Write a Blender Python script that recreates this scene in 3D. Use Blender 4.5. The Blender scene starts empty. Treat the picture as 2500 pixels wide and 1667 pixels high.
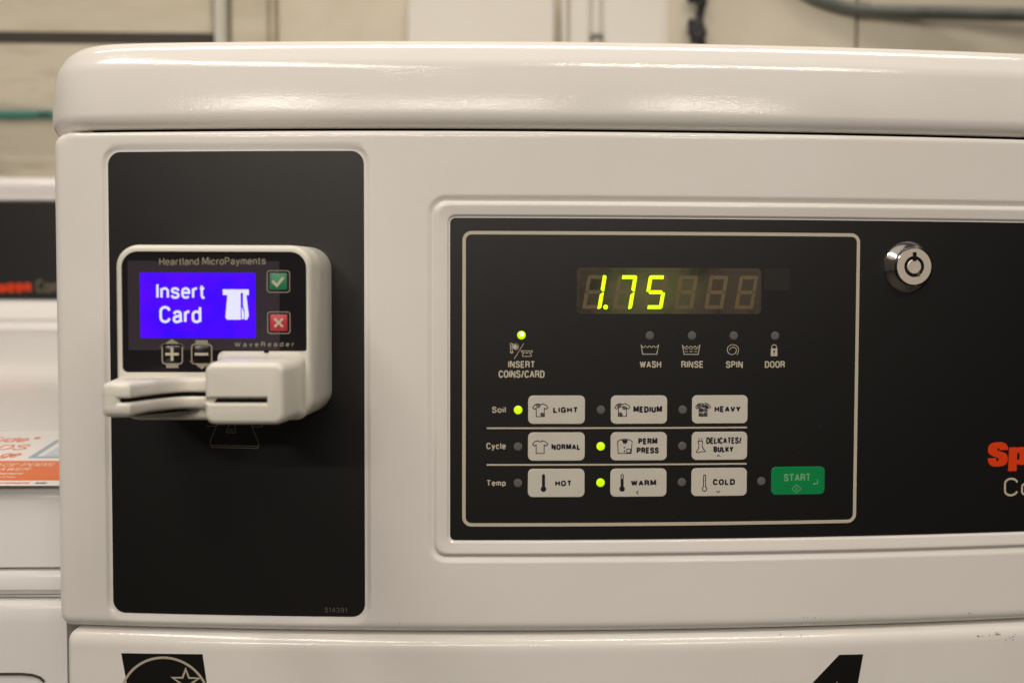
import bpy, bmesh, math, random
from mathutils import Vector, Matrix
from mathutils.geometry import tessellate_polygon
R = math.radians
random.seed(7)
sc = bpy.context.scene
col = sc.collection

# ------------------------------------------------------------------ camera
cd = bpy.data.cameras.new('camera'); cam = bpy.data.objects.new('camera', cd); col.objects.link(cam)
sc.camera = cam
YAW, PITCH, ROLL = 0.0234185502, -0.0368341118, 0.00248144111
cy_, sy_, cp_, sp_ = math.cos(YAW), math.sin(YAW), math.cos(PITCH), math.sin(PITCH)
fwd = Vector((sy_ * cp_, cy_ * cp_, sp_)); rt = Vector((cy_, -sy_, 0)); up = rt.cross(fwd)
r2 = rt * math.cos(ROLL) + up * math.sin(ROLL); u2 = up * math.cos(ROLL) - rt * math.sin(ROLL)
m = Matrix((r2, u2, -fwd)).transposed().to_4x4(); m.translation = (0, -0.52, 0)
cam.matrix_world = m
cd.sensor_width = 36.0; cd.lens = 36.0; cd.clip_start = 0.01; cd.clip_end = 60
cd.dof.use_dof = True; cd.dof.focus_distance = 0.535; cd.dof.aperture_fstop = 5.5; cd.dof.aperture_blades = 7

# ------------------------------------------------------------------ light
w = bpy.data.worlds.new('World'); sc.world = w; w.use_nodes = True
bg = w.node_tree.nodes['Background']; bg.inputs[0].default_value = (1.0, 0.90, 0.81, 1); bg.inputs[1].default_value = 0.055
sc.view_settings.view_transform = 'Standard'; sc.view_settings.look = 'None'; sc.view_settings.exposure = 0.07; sc.view_settings.gamma = 1.0
def area(name, loc, target, sx, sy, power, colr):
    l = bpy.data.lights.new(name, 'AREA'); l.shape = 'RECTANGLE'; l.size = sx; l.size_y = sy; l.energy = power; l.color = colr
    o = bpy.data.objects.new(name, l); col.objects.link(o); o.location = loc
    o.rotation_euler = (Vector(target) - Vector(loc)).to_track_quat('-Z', 'Y').to_euler(); return o
WARM = (1.0, 0.90, 0.805)
area('ceiling_light', (-0.52, -0.85, 1.06), (-0.50, -0.84, 0), 1.25, 0.15, 11.5, WARM)
area('ceiling_bounce_fill', (0.1, -1.6, 1.42), (0.1, -1.59, 0), 3.6, 2.6, 15, WARM)  # added fill lamp imitating ceiling bounce, softens the card reader's shadow
area('ceiling_light', (0.50, -0.85, 1.06), (0.50, -0.84, 0), 0.75, 0.05, 6.5, WARM)
area('ceiling_light', (-1.34, -3.4, 1.25), (-1.34, -3.3, 0), 0.66, 0.30, 27, WARM)
area('ceiling_light', (-0.25, -3.4, 1.25), (-0.25, -3.3, 0), 0.95, 0.28, 23, WARM)
area('ceiling_light', (1.15, -3.4, 1.25), (1.15, -3.3, 0), 0.6, 0.24, 20, WARM)
area('ceiling_light', (0.0, 0.36, 1.5), (0.0, 0.50, 0), 2.2, 0.04, 12, WARM)

# ------------------------------------------------------------------ materials
def mat(name, base, rough=0.5, metal=0.0, spec=0.5, coat=0.0, bump=None, vary=None, emit=None, estr=0.0):
    """bump=(scale, strength[, detail]); vary=(scale, second colour, lo, hi[, stretch xyz])"""
    M = bpy.data.materials.new(name); M.use_nodes = True; nt = M.node_tree; b = nt.nodes['Principled BSDF']
    b.inputs['Base Color'].default_value = (*base, 1); b.inputs['Roughness'].default_value = rough
    b.inputs['Metallic'].default_value = metal; b.inputs['Specular IOR Level'].default_value = spec
    b.inputs['Coat Weight'].default_value = coat; b.inputs['Coat Roughness'].default_value = 0.06
    tc = nt.nodes.new('ShaderNodeTexCoord')
    if vary:
        n = nt.nodes.new('ShaderNodeTexNoise'); n.inputs['Scale'].default_value = vary[0]; n.inputs['Detail'].default_value = 6; n.inputs['Roughness'].default_value = 0.65
        mp = nt.nodes.new('ShaderNodeMapping'); nt.links.new(tc.outputs['Object'], mp.inputs[0]); nt.links.new(mp.outputs[0], n.inputs['Vector'])
        if len(vary) > 4: mp.inputs['Scale'].default_value = vary[4]
        cr = nt.nodes.new('ShaderNodeValToRGB'); e = cr.color_ramp.elements
        e[0].position = vary[2]; e[0].color = (*base, 1); e[1].position = vary[3]; e[1].color = (*vary[1], 1)
        nt.links.new(n.outputs['Fac'], cr.inputs[0]); nt.links.new(cr.outputs[0], b.inputs['Base Color'])
    if bump:
        n2 = nt.nodes.new('ShaderNodeTexNoise'); n2.inputs['Scale'].default_value = bump[0]; n2.inputs['Detail'].default_value = bump[2] if len(bump) > 2 else 2
        nt.links.new(tc.outputs['Object'], n2.inputs['Vector'])
        bp = nt.nodes.new('ShaderNodeBump'); bp.inputs['Strength'].default_value = bump[1]; bp.inputs['Distance'].default_value = 0.001
        nt.links.new(n2.outputs['Fac'], bp.inputs['Height']); nt.links.new(bp.outputs[0], b.inputs['Normal'])
        if coat: nt.links.new(bp.outputs[0], b.inputs['Coat Normal'])
    if emit:
        b.inputs['Emission Color'].default_value = (*emit, 1); b.inputs['Emission Strength'].default_value = estr
    return M
def s2l(r, g, b):
    f = lambda c: (c / 255 / 12.92) if c / 255 <= 0.04045 else ((c / 255 + 0.055) / 1.055) ** 2.4
    return (f(r), f(g), f(b))
ENAMEL = mat('white_enamel', (0.80, 0.775, 0.725), 0.115, spec=0.5, bump=(850, 0.074, 5), vary=(9, (0.77, 0.74, 0.685), 0.45, 0.75))
ENAMEL2 = mat('white_enamel_old', (0.80, 0.785, 0.76), 0.15, spec=0.5, bump=(300, 0.03, 3), vary=(7, (0.77, 0.75, 0.72), 0.45, 0.75))
def waver(M, scale, dist):                       # slow waves pressed into sheet metal
    nt = M.node_tree; b = nt.nodes['Principled BSDF']; old = b.inputs['Normal'].links[0].from_node
    n = nt.nodes.new('ShaderNodeTexNoise'); n.inputs['Scale'].default_value = scale; n.inputs['Detail'].default_value = 1.5
    tc = nt.nodes.new('ShaderNodeTexCoord'); nt.links.new(tc.outputs['Object'], n.inputs['Vector'])
    bp = nt.nodes.new('ShaderNodeBump'); bp.inputs['Strength'].default_value = 1; bp.inputs['Distance'].default_value = dist
    nt.links.new(n.outputs['Fac'], bp.inputs['Height']); nt.links.new(bp.outputs[0], old.inputs['Normal'])
waver(ENAMEL, 11, 0.0011); waver(ENAMEL2, 9, 0.0006)
OVERLAY = mat('black_overlay', (0.0014, 0.0011, 0.0008), 0.40, spec=0.68, bump=(2600, 0.016, 2), vary=(420, (0.0028, 0.0022, 0.0018), 0.5, 0.8))
PRINT = mat('light_print', s2l(192, 183, 163), 0.5, spec=0.3)
DIM = mat('dim_print', s2l(104, 98, 84), 0.5, spec=0.3)
FAINT = mat('faint_print', s2l(190, 178, 146), 0.5, spec=0.3)
NAVY = mat('dark_print', (0.012, 0.009, 0.022), 0.5, spec=0.3)
KEY = mat('beige_key', s2l(204, 200, 187), 0.45, spec=0.4, bump=(1500, 0.02), vary=(60, s2l(200, 195, 181), 0.4, 0.7))
GREEN = mat('green_key', (0.0, 0.235, 0.06), 0.42, spec=0.4, bump=(1500, 0.02))
GPRINT = mat('green_key_print', s2l(120, 175, 130), 0.5)
RED = mat('red_print', s2l(222, 62, 12), 0.5, spec=0.3)
LEDOFF = mat('unlit_lamp', s2l(98, 95, 92), 0.65, spec=0.2)
LEDON = mat('lit_lamp', (0.25, 0.4, 0.0), 0.25, emit=(0.60, 0.88, 0.0), estr=0.85, bump=(900, 0.3))
LEDHOT = mat('lamp_core', (0.8, 0.8, 0.5), 0.3, emit=(1.0, 1.0, 0.62), estr=1.6)
LEDSPOT = mat('lamp_spot', (0.8, 0.8, 0.3), 0.3, emit=(0.75, 1.0, 0.12), estr=1.1)
WINDOW = mat('smoked_window', (0.064, 0.051, 0.036), 0.32, spec=0.5, vary=(30, (0.014, 0.011, 0.009), 0.52, 0.70), bump=(1200, 0.1))
GHOST = mat('unlit_segment', s2l(110, 95, 66), 0.4, vary=(60, s2l(92, 80, 58), 0.4, 0.7))
LIT = mat('lit_segment', (0.4, 0.6, 0.0), 0.4, emit=(0.62, 1.0, 0.0), estr=1.25)
CHROME = mat('chrome', (0.62, 0.60, 0.56), 0.13, metal=1.0)
NICKEL = mat('nickel', (0.74, 0.66, 0.56), 0.40, metal=0.4, bump=(1800, 0.03))
BLACK = mat('black_hole', (0.004, 0.004, 0.005), 0.7, spec=0.2)
BRASS = mat('brass', (0.85, 0.68, 0.30), 0.25, metal=1.0)
ABS = mat('cream_plastic', (0.72, 0.70, 0.61), 0.34, spec=0.5, bump=(2200, 0.03, 2), vary=(25, (0.69, 0.665, 0.58), 0.4, 0.75))
def paint_glow(M):                                     # painted glow for the lit digits' light spreading in the smoked lens
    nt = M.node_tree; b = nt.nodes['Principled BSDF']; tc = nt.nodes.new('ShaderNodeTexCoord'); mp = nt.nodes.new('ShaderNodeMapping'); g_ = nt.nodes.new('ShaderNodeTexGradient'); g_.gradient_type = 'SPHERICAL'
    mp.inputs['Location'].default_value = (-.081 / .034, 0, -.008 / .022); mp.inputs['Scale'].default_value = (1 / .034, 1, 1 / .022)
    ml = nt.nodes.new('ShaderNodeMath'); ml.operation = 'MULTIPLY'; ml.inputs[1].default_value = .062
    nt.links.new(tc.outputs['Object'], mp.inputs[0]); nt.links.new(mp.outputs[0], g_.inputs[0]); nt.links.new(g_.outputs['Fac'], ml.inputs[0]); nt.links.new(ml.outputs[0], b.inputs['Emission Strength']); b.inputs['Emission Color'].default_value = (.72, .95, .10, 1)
RBEZEL = mat('reader_black', (0.010, 0.008, 0.010), 0.20, spec=0.5)
SMOKE = mat('reader_window', (0.040, 0.032, 0.042), 0.22, spec=0.5)
SCREEN = mat('blue_screen', (0.0, 0.0, 0.02), 0.5, spec=0.1, emit=(0.068, 0.0, 1.0), estr=1.0)
def mottled(M, c0, c1, sc):
    nt = M.node_tree; b = nt.nodes['Principled BSDF']; n = nt.nodes.new('ShaderNodeTexNoise'); n.inputs['Scale'].default_value = sc; tc = nt.nodes.new('ShaderNodeTexCoord'); nt.links.new(tc.outputs['Object'], n.inputs['Vector'])
    cr = nt.nodes.new('ShaderNodeValToRGB'); cr.color_ramp.elements[0].color = (*c0, 1); cr.color_ramp.elements[1].color = (*c1, 1); cr.color_ramp.elements[0].position = .35; cr.color_ramp.elements[1].position = .65
    nt.links.new(n.outputs['Fac'], cr.inputs[0]); nt.links.new(cr.outputs[0], b.inputs['Emission Color'])
mottled(SCREEN, (0.045, 0.0, .95), (0.10, 0.0, 1.0), 45)
SCRTXT = mat('screen_text', (0.3, 0.3, 0.6), 0.3, emit=(0.56, 0.58, 1.0), estr=0.95)
RGREEN = mat('reader_green', (0.02, 0.20, 0.085), 0.35); RRED = mat('reader_red', (0.46, 0.03, 0.05), 0.35)
CREAM = mat('cream_print', s2l(190, 182, 160), 0.5)
RPRINT = mat('reader_print', s2l(150, 142, 122), 0.5)
BRUB = mat('grey_rubber', (0.5, 0.48, 0.44), 0.6)
SCUFF = mat('scuff_grime', (0.16, 0.14, 0.12), 0.7)
PAPER = mat('white_label', (0.86, 0.85, 0.83), 0.3, coat=0.4)
ORANGE = mat('orange_label', (0.80, 0.165, 0.035), 0.3, coat=0.4)
LBLUE = mat('blue_label_print', (0.33, 0.42, 0.52), 0.4)
GREYP = mat('grey_print', (0.25, 0.25, 0.30), 0.4)
STICK = mat('black_sticker', (0.006, 0.0055, 0.005), 0.45, spec=0.3)
WALLM = mat('painted_wall', (0.68, 0.63, 0.51), 0.65, bump=(40, 0.5, 6), vary=(5.5, (0.57, 0.515, 0.39), 0.42, 0.72))
BOARDM = mat('painted_board', (0.64, 0.59, 0.46), 0.6, bump=(60, 0.6, 6), vary=(7, (0.50, 0.45, 0.33), 0.42, 0.7, (0.6, 1, 3.5)))
BOARDS = mat('stained_board', (0.63, 0.58, 0.455), 0.6, bump=(60, 0.6, 6), vary=(11, (0.25, 0.21, 0.14), 0.50, 0.82, (0.5, 1, 3.0)))
PANELM = mat('cream_panel', (0.80, 0.78, 0.71), 0.5, vary=(4, (0.76, 0.73, 0.65), 0.4, 0.7))
POSTM = mat('grey_green_paint', (0.60, 0.60, 0.52), 0.5)
CONDUIT = mat('galvanised_conduit', (0.17, 0.18, 0.16), 0.42, metal=0.35, vary=(14, (0.10, 0.115, 0.10), 0.4, 0.7))
TEAL = mat('teal_pipe', (0.05, 0.21, 0.175), 0.5, vary=(16, (0.008, 0.012, 0.008), 0.52, 0.60))
CABLE = mat('black_cable', (0.018, 0.017, 0.018), 0.55, bump=(200, 0.6))
FLOORM = mat('dark_floor', (0.035, 0.029, 0.022), 0.7, vary=(6, (0.025, 0.02, 0.016), 0.4, 0.7))
GAPSHADE = mat('gap_shade', (0.05, 0.042, 0.036), 0.7)  # dark colour painted in for the shade inside gaps and seams

# ------------------------------------------------------------------ mesh helpers (all lengths in millimetres)
def link(name, verts, faces, material, parent=None, smooth=None, mats=None, fm=None):
    me = bpy.data.meshes.new(name); me.from_pydata([(v[0] * .001, v[1] * .001, v[2] * .001) for v in verts], [], faces)
    me.materials.append(material)
    for x in (mats or []): me.materials.append(x)
    if fm:
        for i, k in fm.items(): me.polygons[i].material_index = k
    bm = bmesh.new(); bm.from_mesh(me); bmesh.ops.remove_doubles(bm, verts=bm.verts, dist=1e-7)
    bm.to_mesh(me); bm.free()
    me.validate()
    if smooth is not None:
        me.shade_smooth(); me.set_sharp_from_angle(angle=R(smooth))
    o = bpy.data.objects.new(name, me); col.objects.link(o)
    if parent: setpar(o, parent)
    return o
def setpar(o, p):
    o.parent = p; o.matrix_parent_inverse = Matrix.Identity(4)
    w_ = wpos(p); o.location = o.location - w_
def wpos(p):
    v = Vector((0, 0, 0))
    while p: v = v + p.location; p = p.parent
    return v
def recalc(o):
    bm = bmesh.new(); bm.from_mesh(o.data); bmesh.ops.recalc_face_normals(bm, faces=bm.faces); bm.to_mesh(o.data); bm.free(); return o
def empty(name, loc, label, cat, group=None):
    o = bpy.data.objects.new(name, None); col.objects.link(o); o.location = [v * .001 for v in loc]; o.empty_display_size = .05
    return tag(o, label, cat, group)
def tag(o, label=None, cat=None, group=None, kind=None):
    if label: o['label'] = label
    if cat: o['category'] = cat
    if group: o['group'] = group
    if kind: o['kind'] = kind
    return o
C_, XC = 0.2411132e-3, 22.976
def Y(x):                                       # the gently bowed front of the washer
    if x > 300: return C_ * (300 - XC) ** 2 + 2 * C_ * (300 - XC) * (x - 300)
    return C_ * (x - XC) ** 2
def on_front(x, z, h): return (x, Y(x) - h, z)
def on_overlay(x, z, h): return (x, Y(x) + 0.9 - h, z)
def on_card(x, z, h): return (x, Y(x) + 1.0 - h, z)
RB = -45.0
def on_reader(x, z, h): return (x, RB + 0.7 - h, z)

def rr(x0, x1, z0, z1, r, n=7):                 # rounded rectangle, counter-clockwise
    if r <= 0: return [(x0, z0), (x1, z0), (x1, z1), (x0, z1)]
    p = []
    for cx, cz, a in ((x1 - r, z0 + r, -90), (x1 - r, z1 - r, 0), (x0 + r, z1 - r, 90), (x0 + r, z0 + r, 180)):
        for i in range(n + 1):
            t = R(a + 90 * i / n); p.append((cx + r * math.cos(t), cz + r * math.sin(t)))
    return p
def sdf(x, z, x0, x1, z0, z1, r):
    cx, cz = (x0 + x1) / 2, (z0 + z1) / 2; qx, qz = abs(x - cx) - (x1 - x0) / 2 + r, abs(z - cz) - (z1 - z0) / 2 + r
    return math.hypot(max(qx, 0), max(qz, 0)) + min(max(qx, qz), 0) - r
def sst(a, b, x):
    t = min(1, max(0, (x - a) / (b - a))); return t * t * (3 - 2 * t)

# ------------------------------------------------------------------ a plain grotesque drawn in strokes (cap height 1)
def _a(cx, cy, rx, ry, a0, a1, n=7): return [(cx + rx * math.cos(R(a0 + (a1 - a0) * i / n)), cy + ry * math.sin(R(a0 + (a1 - a0) * i / n))) for i in range(n + 1)]
def _o(w_, y0, y1, r=None):
    r = r or w_ / 2; ry = min(r * 1.1, (y1 - y0) / 2); return _a(w_ - r, y1 - ry, r, ry, 0, 90) + _a(r, y1 - ry, r, ry, 90, 180) + _a(r, y0 + ry, r, ry, 180, 270) + _a(w_ - r, y0 + ry, r, ry, 270, 360)
def _sp(P, k=4):
    out = []
    for i in range(len(P) - 1):
        p0, p1, p2, p3 = P[max(0, i - 1)], P[i], P[i + 1], P[min(len(P) - 1, i + 2)]
        for j in range(k):
            t = j / k; out.append(tuple(0.5 * (2 * b + (c - a) * t + (2 * a - 5 * b + 4 * c - d) * t * t + (3 * b - a - 3 * c + d) * t ** 3) for a, b, c, d in zip(p0, p1, p2, p3)))
    return out + [P[-1]]
XH = .70
_S = _sp([(.47, .74), (.43, .92), (.25, 1), (.07, .94), (.02, .78), (.07, .62), (.25, .53), (.43, .43), (.49, .25), (.43, .07), (.25, 0), (.06, .07), (0, .26)])
_s = [(x * .80, y * XH) for x, y in _S]
GL = {  # width, strokes; a stroke ending with None is closed
 'A': (.54, [[(0, 0), (.27, 1), (.54, 0)], [(.10, .32), (.44, .32)]]),
 'B': (.50, [[(0, 0), (0, 1), (.26, 1)] + _a(.26, .765, .20, .235, 90, -90) + [(.03, .53)], [(.0, 0), (.27, 0)] + _a(.27, .265, .22, .265, -90, 90) + [(.12, .53)]]),
 'C': (.50, [_a(.25, .72, .25, .28, 10, 180) + _a(.25, .28, .25, .28, 180, 350)]),
 'D': (.50, [[(0, 0), (0, 1), (.2, 1)] + _a(.2, .7, .3, .3, 90, 0) + _a(.2, .3, .3, .3, 0, -90) + [(0, 0), None]]),
 'E': (.42, [[(.42, 1), (0, 1), (0, 0), (.43, 0)], [(.0, .52), (.38, .52)]]), 'G': (.52, [_a(.25, .72, .25, .28, 12, 180) + _a(.25, .28, .25, .28, 180, 340) + [(.5, .46), (.28, .46)], [(.5, .3), (.5, 0)]]),
 'H': (.50, [[(0, 0), (0, 1)], [(.5, 0), (.5, 1)], [(.02, .53), (.48, .53)]]), 'I': (0, [[(0, 0), (0, 1)]]),
 'K': (.50, [[(0, 0), (0, 1)], [(.02, .32), (.47, 1)], [(.16, .53), (.5, 0)]]), 'L': (.40, [[(0, 1), (0, 0), (.4, 0)]]),
 'M': (.66, [[(0, 0), (0, 1), (.08, 1), (.33, .12), (.58, 1), (.66, 1), (.66, 0)]]), 'N': (.52, [[(0, 0), (0, 1), (.06, 1), (.46, 0), (.52, 0), (.52, 1)]]),
 'O': (.52, [_o(.52, 0, 1) + [None]]), 'P': (.48, [[(0, 0), (0, 1), (.24, 1)] + _a(.24, .735, .24, .265, 90, -90) + [(.02, .47)]]),
 'Q': (.54, [_o(.54, 0, 1) + [None], [(.32, .22), (.58, -.06)]]),
 'R': (.50, [[(0, 0), (0, 1), (.26, 1)] + _a(.26, .75, .23, .25, 90, -90) + [(.02, .5)], [(.3, .48), (.42, .42), (.47, .28), (.48, .06), (.51, 0)]]),
 'S': (.49, [_S]), 'T': (.50, [[(0, 1), (.5, 1)], [(.25, 1), (.25, 0)]]), 'U': (.50, [[(0, 1), (0, .27)] + _a(.25, .27, .25, .27, 180, 360) + [(.5, 1)]]),
 'V': (.52, [[(0, 1), (.26, 0), (.52, 1)]]), 'W': (.76, [[(0, 1), (.19, 0), (.38, .95), (.57, 0), (.76, 1)]]), 'Y': (.52, [[(0, 1), (.26, .42), (.52, 1)], [(.26, .44), (.26, 0)]]),
 '/': (.26, [[(0, -.04), (.26, 1.04)]]), '.': (.02, [[(0, 0), (.02, 0)]]), '+': (.5, []), '\u00ae': (.2, [_o(.2, .72, 1) + [None]]),
 'a': (.40, [_sp([(.02, .52), (.08, .66), (.2, XH), (.33, .66), (.38, .52)]) + [(.38, .1), (.42, 0)], _sp([(.37, .42), (.2, .38), (.05, .32), (0, .18), (.06, .03), (.18, 0), (.32, .06), (.38, .2)])]),
 'b': (.40, [[(0, 0), (0, 1)], _o(.40, 0, XH) + [None]]), 'c': (.38, [_a(.19, .47, .19, .23, 15, 180) + _a(.19, .22, .19, .22, 180, 345)]),
 'd': (.40, [[(.4, 0), (.4, 1)], _o(.40, 0, XH) + [None]]), 'e': (.40, [[(.02, .37), (.4, .37)] + _a(.2, .47, .2, .23, 0, 180) + _a(.2, .22, .2, .22, 180, 330)]),
 'f': (.26, [[(.1, 0), (.1, .85), (.15, .97), (.28, 1)], [(0, .68), (.26, .68)]]), 'g': (.40, [_o(.40, .02, XH) + [None], [(.4, XH), (.4, -.08)] + _a(.2, -.08, .2, .18, 0, -155)]),
 'h': (.38, [[(0, 0), (0, 1)], [(.0, .45)] + _a(.19, .48, .19, .22, 170, 0) + [(.38, 0)]]), 'i': (0, [[(0, 0), (0, .7)], [(0, .93), (0, 1)]]), 'l': (0, [[(0, 0), (0, 1)]]),
 'm': (.62, [[(0, 0), (0, XH)], [(0, .45)] + _a(.155, .52, .155, .18, 170, 0) + [(.31, 0)], [(.31, .45)] + _a(.465, .52, .155, .18, 170, 0) + [(.62, 0)]]),
 'n': (.38, [[(0, 0), (0, XH)], [(.0, .45)] + _a(.19, .48, .19, .22, 170, 0) + [(.38, 0)]]), 'o': (.40, [_o(.40, 0, XH) + [None]]),
 'p': (.40, [[(0, -.26), (0, XH)], _o(.40, 0, XH) + [None]]), 'r': (.24, [[(0, 0), (0, XH)], [(0, .42)] + _a(.2, .46, .2, .24, 170, 80)]), 's': (.39, [_s]),
 't': (.23, [[(.09, .92), (.09, .12), (.14, .01), (.25, 0)], [(-.02, .69), (.24, .69)]]), 'u': (.38, [[(0, XH), (0, .24)] + _a(.19, .22, .19, .22, 180, 350), [(.38, XH), (.38, 0)]]),
 'v': (.38, [[(0, XH), (.19, 0), (.38, XH)]]), 'w': (.58, [[(0, XH), (.15, 0), (.29, XH - .04), (.43, 0), (.58, XH)]]), 'y': (.40, [[(0, XH), (.2, .02)], [(.4, XH), (.17, -.16), (.1, -.25), (.0, -.25)]]),
 '1': (.2, [[(0, .78), (.2, 1), (.2, 0)]]), '5': (.46, [_sp([(0, .22), (.06, .05), (.22, 0), (.4, .07), (.46, .3), (.4, .54), (.24, .6), (.05, .52)]) + [(.1, 1), (.43, 1)]]),
 '4': (.5, [[(.38, 0), (.38, 1), (0, .3), (.5, .3)]]), '3': (.46, [_sp([(.0, .24), (.06, .05), (.22, 0), (.4, .07), (.46, .26), (.38, .48), (.2, .53), (.36, .58), (.42, .76), (.36, .94), (.22, 1), (.08, .95), (.02, .78)])]),
 '9': (.46, [_o(.46, .4, 1) + [None], [(.46, .7), (.45, .3), (.38, .06), (.22, 0), (.07, .06), (.03, .18)]]),
}
def face_up(o):
    for p in o.data.polygons:
        if p.normal.y > 0: p.flip()
    return o
class Flat:
    """flat print and thin plates, laid on a surface by a mapping function"""
    def __init__(s, f): s.f = f; s.v = []; s.fc = []; s.h = 0.05
    def poly(s, pts, h=None):
        h = s.h if h is None else h; s.h += 0.012
        b = len(s.v); s.v += [s.f(x, z, h) for x, z in pts]
        for t in tessellate_polygon([[Vector((x, z, 0)) for x, z in pts]]):
            a = [pts[i] for i in t]
            ar = (a[1][0] - a[0][0]) * (a[2][1] - a[0][1]) - (a[2][0] - a[0][0]) * (a[1][1] - a[0][1])
            s.fc.append(tuple(b + i for i in (t if ar > 0 else t[::-1])))
        return s
    def ribbon(s, pts, wd, closed=False, h=None, step=4.0):
        h = s.h if h is None else h; s.h += 0.012
        P = []; n = len(pts); rng = n if closed else n - 1
        for i in range(rng):
            a, c = pts[i], pts[(i + 1) % n]; L = math.dist(a, c); k = max(1, int(L / step))
            for j in range(k): P.append((a[0] + (c[0] - a[0]) * j / k, a[1] + (c[1] - a[1]) * j / k))
        if not closed: P.append(pts[-1])
        n = len(P); b = len(s.v)
        for i in range(n):
            a = P[i - 1] if (i > 0 or closed) else None; c = P[(i + 1) % n] if (i < n - 1 or closed) else None
            q = P[i]
            def nrm(u, v):
                L = math.dist(u, v) or 1; return (-(v[1] - u[1]) / L, (v[0] - u[0]) / L)
            if a and c:
                n1, n2 = nrm(a, q), nrm(q, c); nx, nz = n1[0] + n2[0], n1[1] + n2[1]; L = math.hypot(nx, nz) or 1
                nx, nz = nx / L, nz / L; k = 1 / max(0.45, nx * n1[0] + nz * n1[1]); nx, nz = nx * k, nz * k
            else: nx, nz = nrm(a, q) if a else nrm(q, c)
            s.v.append(s.f(q[0] + nx * wd / 2, q[1] + nz * wd / 2, h)); s.v.append(s.f(q[0] - nx * wd / 2, q[1] - nz * wd / 2, h))
        for i in range(n if closed else n - 1):
            j = (i + 1) % n; s.fc.append((b + 2 * i, b + 2 * i + 1, b + 2 * j + 1, b + 2 * j))
        return s
    def strip(s, pts, h=None, n=16):
        """four-sided patch (bottom left, bottom right, top right, top left) cut into columns that follow a bowed surface"""
        h = s.h if h is None else h; s.h += .012; b = len(s.v)
        for k in range(n + 1):
            t = k / n
            for a, c in ((pts[0], pts[1]), (pts[3], pts[2])): s.v.append(s.f(a[0] + (c[0] - a[0]) * t, a[1] + (c[1] - a[1]) * t, h))
        for k in range(n): s.fc.append((b + 2 * k, b + 2 * k + 2, b + 2 * k + 3, b + 2 * k + 1))
        return s
    def disc(s, x, z, r, h=None, n=20): return s.poly([(x + r * math.cos(2 * math.pi * i / n), z + r * math.sin(2 * math.pi * i / n)) for i in range(n)], h)
    def arc(s, x, z, r, a0, a1, wd, n=18, rz=None):
        rz = rz or r; return s.ribbon([(x + r * math.cos(R(a0 + (a1 - a0) * i / n)), z + rz * math.sin(R(a0 + (a1 - a0) * i / n))) for i in range(n + 1)], wd)
    def text(s, body, x0, x1, z0, z1, weight=0.15, spacing=1.0, shear=0.0):
        lo = -.26 if any(c in 'gpy' for c in body) else 0.0
        if all(c not in 'ABCDEFGHIKLMNOPQRSTUVWY/bdfhlt14539i' for c in body): top = XH
        else: top = 1.0
        H = (z1 - z0) / (top - lo); wd = weight * H; gap = (.085 + weight * 1.05) * spacing; X = 0; L = []
        for c in body:
            if c == ' ': X += .30 * spacing; continue
            gw, st = GL[c]
            for q in st: L.append([(X + p[0], p[1]) if p else None for p in q])
            X += gw + gap - (.05 if c == 'r' else 0)
        X -= gap; kx = (x1 - x0 - wd) / X; base = z0 - lo * H; h0 = s.h
        for i, q in enumerate(L):
            cl = q[-1] is None; q = q[:-1] if cl else q; P = []
            for px, py in q:
                z = base + wd / 2 + py * (H - wd); P.append((x0 + wd / 2 + px * kx + shear * (z - z0), z))
            P = [p for k, p in enumerate(P) if k == 0 or math.dist(p, P[k - 1]) > 1e-4]
            if cl and math.dist(P[0], P[-1]) < 1e-4: P = P[:-1]
            if cl: P2 = [P]
            else:
                P2 = [[P[0]]]
                for k in range(1, len(P)):
                    P2[-1].append(P[k])
                    if k < len(P) - 1:
                        a_ = Vector(P[k]) - Vector(P[k - 1]); b_ = Vector(P[k + 1]) - Vector(P[k])
                        if a_.length > 1e-5 and b_.length > 1e-5 and a_.angle(b_) > R(100): P2.append([P[k]])
            for k, part in enumerate(P2):
                s.ribbon(part, wd, cl, h=h0 + .005 * (i % 9) + .0025 * (k % 2), step=1e9)
        s.h = h0 + .06
        return s
    def build(s, name, material, parent): return link(name, s.v, s.fc, material, parent)

def stations(a, b, marks, coarse=5.0, fine=0.45, reach=3.2):
    """station list between a and b, dense near the marked values"""
    out = [a]; x = a
    while x < b - 1e-6:
        d = min((abs(x + fine * .5 - mk) for mk in marks), default=99)
        st = fine if d < reach else min(coarse, fine + (d - reach) * .5)
        nxt = min([mk for mk in marks if mk > x + 1e-6] + [b])
        if x + st > nxt and nxt - x > 1e-6: x = nxt
        else: x = x + st
        out.append(min(x, b))
    return out

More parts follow.
